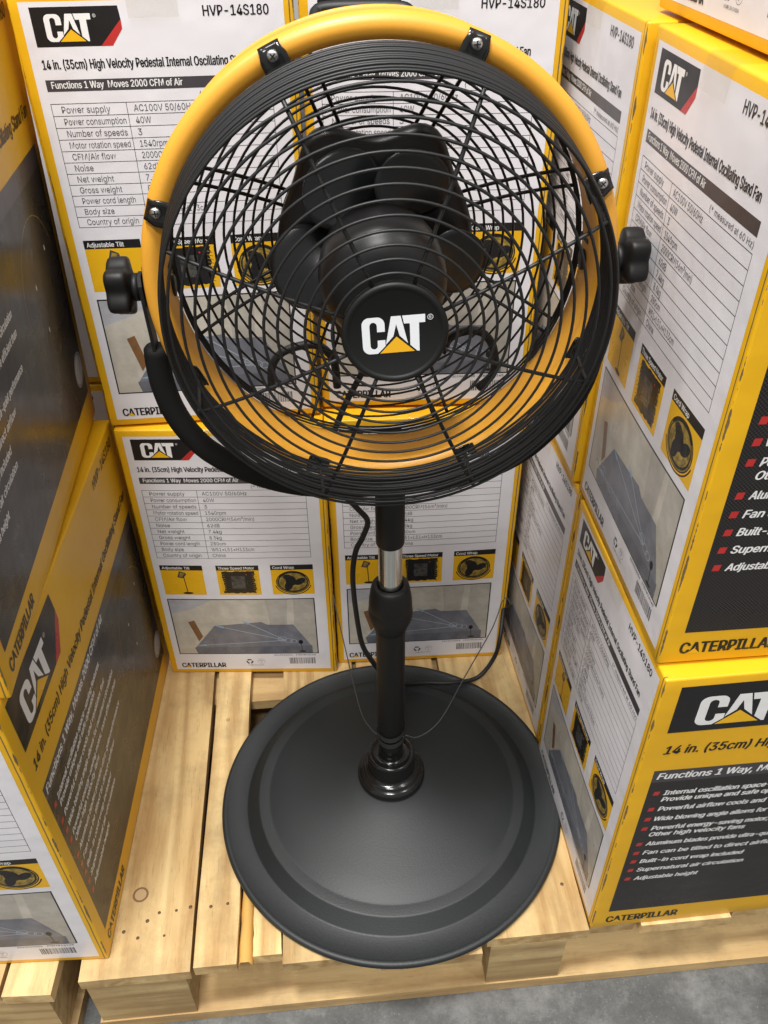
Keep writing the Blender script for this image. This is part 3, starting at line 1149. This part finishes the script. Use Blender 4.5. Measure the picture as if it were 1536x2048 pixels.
# hub cap with the badge
mb = MB()
mb.lathe([(.0400, .088), (.0415, .0925), (.0418, .0965), (.0405, .0985), (.0385, .0990), (.0368, .0984), (.0362, .0976), (.0355, .0972), (.0001, .0972)], M['plastic'], 64, axis='Y')
cap = head(mb, 'hub_cap')
a = Art(1, 1, 0)
M['cw'], M['cy'] = M['capwhite'], M['capyellow']
a.cat(-.0255, .0235, -.0155, .0302, 'cw', 'cy')
a.annulus(.0275, .0120, .0019, .0023, 'cw', 3, 18)
a.text('R', .0267, .0283, .0108, .0024, 'cw', 0)
em = a.build('emblem', cap)
em.location = (0, -.0970, 0)
em.rotation_euler = (0, R(-2.2), 0)

# clips with screws on the rim
for a in ANG:
    mb = MB()
    ca, sa_ = math.cos(a), math.sin(a)
    er, et = Vector((ca, 0, sa_)), Vector((-sa_, 0, ca))
    fw = Vector((0, -1, 0))
    base = er * .1945
    # bent saddle plate: curved over the torus
    vs, fs = [], []
    prof = [(-.0135, .0065), (-.0105, .0030), (-.006, .0022), (0, .0034), (.006, .0022), (.0095, -.0004)]
    for dr_, s_ in prof:
        hw = .0105 if dr_ < .005 else .0085
        for t in (-hw, -hw * .55, hw * .55, hw):
            vs.append(base + er * dr_ + et * t + fw * (s_ + (.0016 if abs(t) > hw * .6 else 0)))
    np_ = len(prof)
    off = len(vs)
    vs += [v - fw * .0022 for v in vs]
    for j in range(np_ - 1):
        for k in range(3):
            fs.append((4 * j + k, 4 * j + k + 1, 4 * j + k + 5, 4 * j + k + 4))
            fs.append((off + 4 * j + k, off + 4 * j + k + 4, off + 4 * j + k + 5, off + 4 * j + k + 1))
    rim_ = [0, 1, 2, 3] + [4 * j + 3 for j in range(1, np_)] + [4 * (np_ - 1) + k for k in (2, 1, 0)] + [4 * j for j in range(np_ - 2, 0, -1)]
    for i in range(len(rim_)):
        b_, c_ = rim_[i], rim_[(i + 1) % len(rim_)]
        fs.append((b_, c_, off + c_, off + b_))
    mb.add(vs, fs, M['gloss'], True)
    clip = head(mb, 'rim_clip')
    mb = MB()
    sc_c = base + er * .0012 + fw * .0036
    vs, fs = [], []
    seg = 18
    for r_, h_ in ((.0046, 0), (.0044, .0012), (.0034, .0022), (.0018, .0027), (.0002, .0028)):
        for k in range(seg):
            t = 2 * PI * k / seg
            vs.append(sc_c + er * r_ * math.cos(t) + et * r_ * math.sin(t) + fw * h_)
    for j in range(4):
        for k in range(seg):
            l = (k + 1) % seg
            fs.append((j * seg + k, j * seg + l, (j + 1) * seg + l, (j + 1) * seg + k))
    mb.add(vs, fs, M['zinc'], True)
    for q in (0.4, 0.4 + PI / 2):
        d = er * math.cos(q) + et * math.sin(q)
        n_ = er * -math.sin(q) + et * math.cos(q)
        c = sc_c + fw * .0029
        mb.add([c + d * .0026 + n_ * .0005, c - d * .0026 + n_ * .0005, c - d * .0026 - n_ * .0005, c + d * .0026 - n_ * .0005], [(0, 1, 2, 3)], M['motor'])
    sw = mb.build('screw', clip)

# rear grille: shallow dish of rings, eight pairs of spokes
mb = MB()


def rear_s(r):
    return -.074 - .064 * (1 - (min(r, .188) / .188) ** 2.6)


rr = .056
for k in range(3):
    mb.tube(ring_pts(.1880, -.066 - .0055 * k, 96), .00125, M['wire'], 6, closed=True)
while rr < .186:
    mb.tube(ring_pts(rr, rear_s(rr) - .0028, 80), .00125, M['wire'], 6, closed=True)
    rr += .0088
for a in [R(20 + 45 * k) for k in range(8)]:
    for d in (-.0075, .0075):
        p = []
        for i in range(10):
            r_ = .060 + (.1875 - .060) * i / 9
            p.append((r_ * math.cos(a) - d * math.sin(a), -rear_s(r_), r_ * math.sin(a) + d * math.cos(a)))
        mb.tube(p, .0018, M['wire'], 6)
head(mb, 'rear_grille')

# motor housing with rounded ears, cooling slots
def lobes(a):
    v = 1.0
    for c, h_ in ((63, .24), (117, .24), (270, -.14)):
        d = (math.degrees(a) - c + 180) % 360 - 180
        v += h_ * math.exp(-(d / 17.0) ** 2)
    return v


mb = MB()
mb.lathe([(.0001, -.098), (.030, -.093), (.072, -.094), (.087, -.097), (.093, -.102), (.0935, -.109), (.089, -.118), (.068, -.142), (.050, -.154), (.0001, -.157)], M['motor'], 120, axis='Y', mod=lobes)
mot = head(mb, 'motor_housing')
mb = MB()
for k in range(-3, 4):
    x = k * .013
    mb.box(x - .0025, x + .0025, .0862, .0920, .030, .058, M['gloss'])
mb.build('vent', mot)

# blades: three dark aluminium blades and their spinner, at rest
mb = MB()
mb.lathe([(.0001, .020), (.030, .018), (.048, .010), (.055, -.004), (.057, -.030), (.055, -.050), (.050, -.060), (.050, -.085), (.0001, -.085)], M['motor'], 72, axis='Y')
spin = head(mb, 'spinner')
for ca in (63, 117, 188, 264, -8):
    mb = MB()
    nr, nt = 10, 12
    vs, fs = [], []
    for i in range(nr + 1):
        t = i / nr
        r_ = .045 + .056 * t
        half = R(25 + 9 * math.sin(PI * t * .75) - 6 * t)
        for j in range(nt + 1):
            u = j / nt * 2 - 1
            rr_ = r_ - .019 * t * abs(u) ** 2.6
            an = R(ca) + half * u
            s_ = -.074 + .017 * u * (1 - .2 * t) + .003 * (1 - u * u)
            vs.append((rr_ * math.cos(an), -s_, rr_ * math.sin(an)))
    W_ = nt + 1
    for i in range(nr):
        for j in range(nt):
            fs.append((i * W_ + j, i * W_ + j + 1, (i + 1) * W_ + j + 1, (i + 1) * W_ + j))
    mb.add(vs, fs, M['blade'], True)
    b_ = head(mb, 'fan_blade')
    so = b_.modifiers.new('thick', 'SOLIDIFY')
    so.thickness = .0014

# tilt knobs: six-lobed star knobs with a stem into the drum
PV = HM @ Vector((0, -SPV, 0))
for sgn in (-1, 1):
    mb = MB()
    vs, fs = [], []
    ring = 72
    prof = [(.0001, .2225), (.012, .2225), (.0175, .2240), (.0235, .2252), (.0250, .2268), (.0253, .2300), (.0251, .2400), (.0238, .2432), (.0212, .2445), (.012, .2435), (.0001, .2433)]
    for r_, h_ in prof:
        for k in range(ring):
            t = 2 * PI * k / ring
            f_ = 1 + (.145 * math.cos(5 * t + .6) if r_ > .02 else 0)
            vs.append((sgn * h_, .94 * r_ * f_ * math.cos(t), .94 * r_ * f_ * math.sin(t)))
    for j in range(len(prof) - 1):
        for k in range(ring):
            l = (k + 1) % ring
            fs.append((j * ring + k, j * ring + l, (j + 1) * ring + l, (j + 1) * ring + k))
    mb.add(vs, fs, M['plastic'], True)
    mb.tube([(sgn * .186, 0, 0), (sgn * .2135, 0, 0)], .0095, M['plastic'], 24)
    mb.tube([(sgn * .2172, 0, 0), (sgn * .2240, 0, 0)], .0125, M['plastic'], 24)
    o = mb.build('tilt_knob', fan)
    o.matrix_local = Matrix.Translation(PV + Vector((0, 0, -.012 if sgn < 0 else -.003))) @ HR
    mb = MB()
    mb.tube([(sgn * .2138, 0, 0), (sgn * .2174, 0, 0)], .0085, M['zinc'], 20)
    mb.build('washer', o)
    # bracket that carries the pivot on the drum side
    mb = MB()
    vs = []
    x0, x1 = sorted((sgn * .187, sgn * .2105))
    mb.box(x0, x1, -.010, .014, .0175, .0215, M['plastic'])
    x0, x1 = sorted((sgn * .2080, sgn * .2112))
    mb.box(x0, x1, -.011, .015, -.016, .0215, M['plastic'])
    mb.build('pivot_bracket', o)

# carry handle over the rear of the drum
mb = MB()
hp = [(-.056, .030, 1.030), (-.059, .048, 1.0385), (-.053, .056, 1.0430), (-.020, .057, 1.0440), (.012, .056, 1.0430), (.018, .048, 1.0385), (.017, .030, 1.030)]
mb.tube(smooth_path(hp, 6), .0055, M['plastic'], 10)
mb.build('carry_handle', fan)

# cord hooks behind the rear grille
for q in ([(-.136, .654), (-.1337, .681), (-.1223, .699), (-.100, .7088), (-.078, .7085), (-.063, .690), (-.060, .656)],
          [(.060, .700), (.068, .7181), (.087, .7259), (.104, .7227), (.1165, .7041), (.1188, .674), (.103, .653)]):
    mb = MB()
    mb.tube(smooth_path([(x, .112, z) for x, z in q], 6), .0048, M['rubber'], 10)
    mb.build('cord_hook', fan)

# power cord: leaves the motor, dips under the drum, runs down behind the pole and off between the boxes
cp = [(-.030, .085, .690), (-.055, .080, .640), (-.070, .070, .590), (-.060, .064, .545), (-.040, .060, .5185), (-.0275, .060, .498), (-.034, .060, .472), (-.043, .060, .450), (-.0480, .060, .415), (-.0480, .060, .375),
      (-.0440, .060, .315), (-.0385, .060, .273), (-.0256, .062, .238), (-.012, .100, .165), (0, .150, .085), (.020, .185, .042), (.060, .200, .027), (.105, .203, .023), (.150, .217, .020), (.178, .235, .050),
      (.1865, .248, .085), (.193, .280, .112), (.197, .310, .150), (.199, .345, .190)]
mb = MB()
mb.tube(smooth_path(cp, 8), .0036, M['rubber'], 10)
mb.build('power_cord', fan)

# ================================================================== TETHER around the pole
mb = MB()
sp1 = [(-.094, .262, .183), (-.088, .230, .178), (-.0702, .150, .170), (-.0454, .050, .148), (-.030, .012, .154), (-.0205, -.008, .166)]
mb.tube(smooth_path(sp1, 8), .0009, M['twine'], 6)
sp2 = [(.0205, -.006, .160), (.040, .002, .146), (.0716, .030, .147), (.112, .100, .160), (.160, .195, .156), (.176, .228, .168), (.180, .234, .182), (.188, .240, .188), (.195, .236, .180)]
mb.tube(smooth_path(sp2, 8), .0009, M['twine'], 6)
vs, fs = [], []
n = 60
for i in range(n + 1):
    t = i / n
    a = -PI * .9 + t * 2 * PI * 1.9
    zc = .172 - .026 * t + .007 * math.sin(a + .6)
    for dz_ in (-.0050, .0050):
        vs.append((.0198 * math.cos(a), .0198 * math.sin(a), zc + dz_ + .002))
for i in range(n):
    fs.append((2 * i, 2 * i + 1, 2 * i + 3, 2 * i + 2))
mb.add(vs, fs, M['strap'], True)
te = mb.build('security_tether')
tag(te, 'thin dark tether wound round the foot of the fan pole', 'tether')
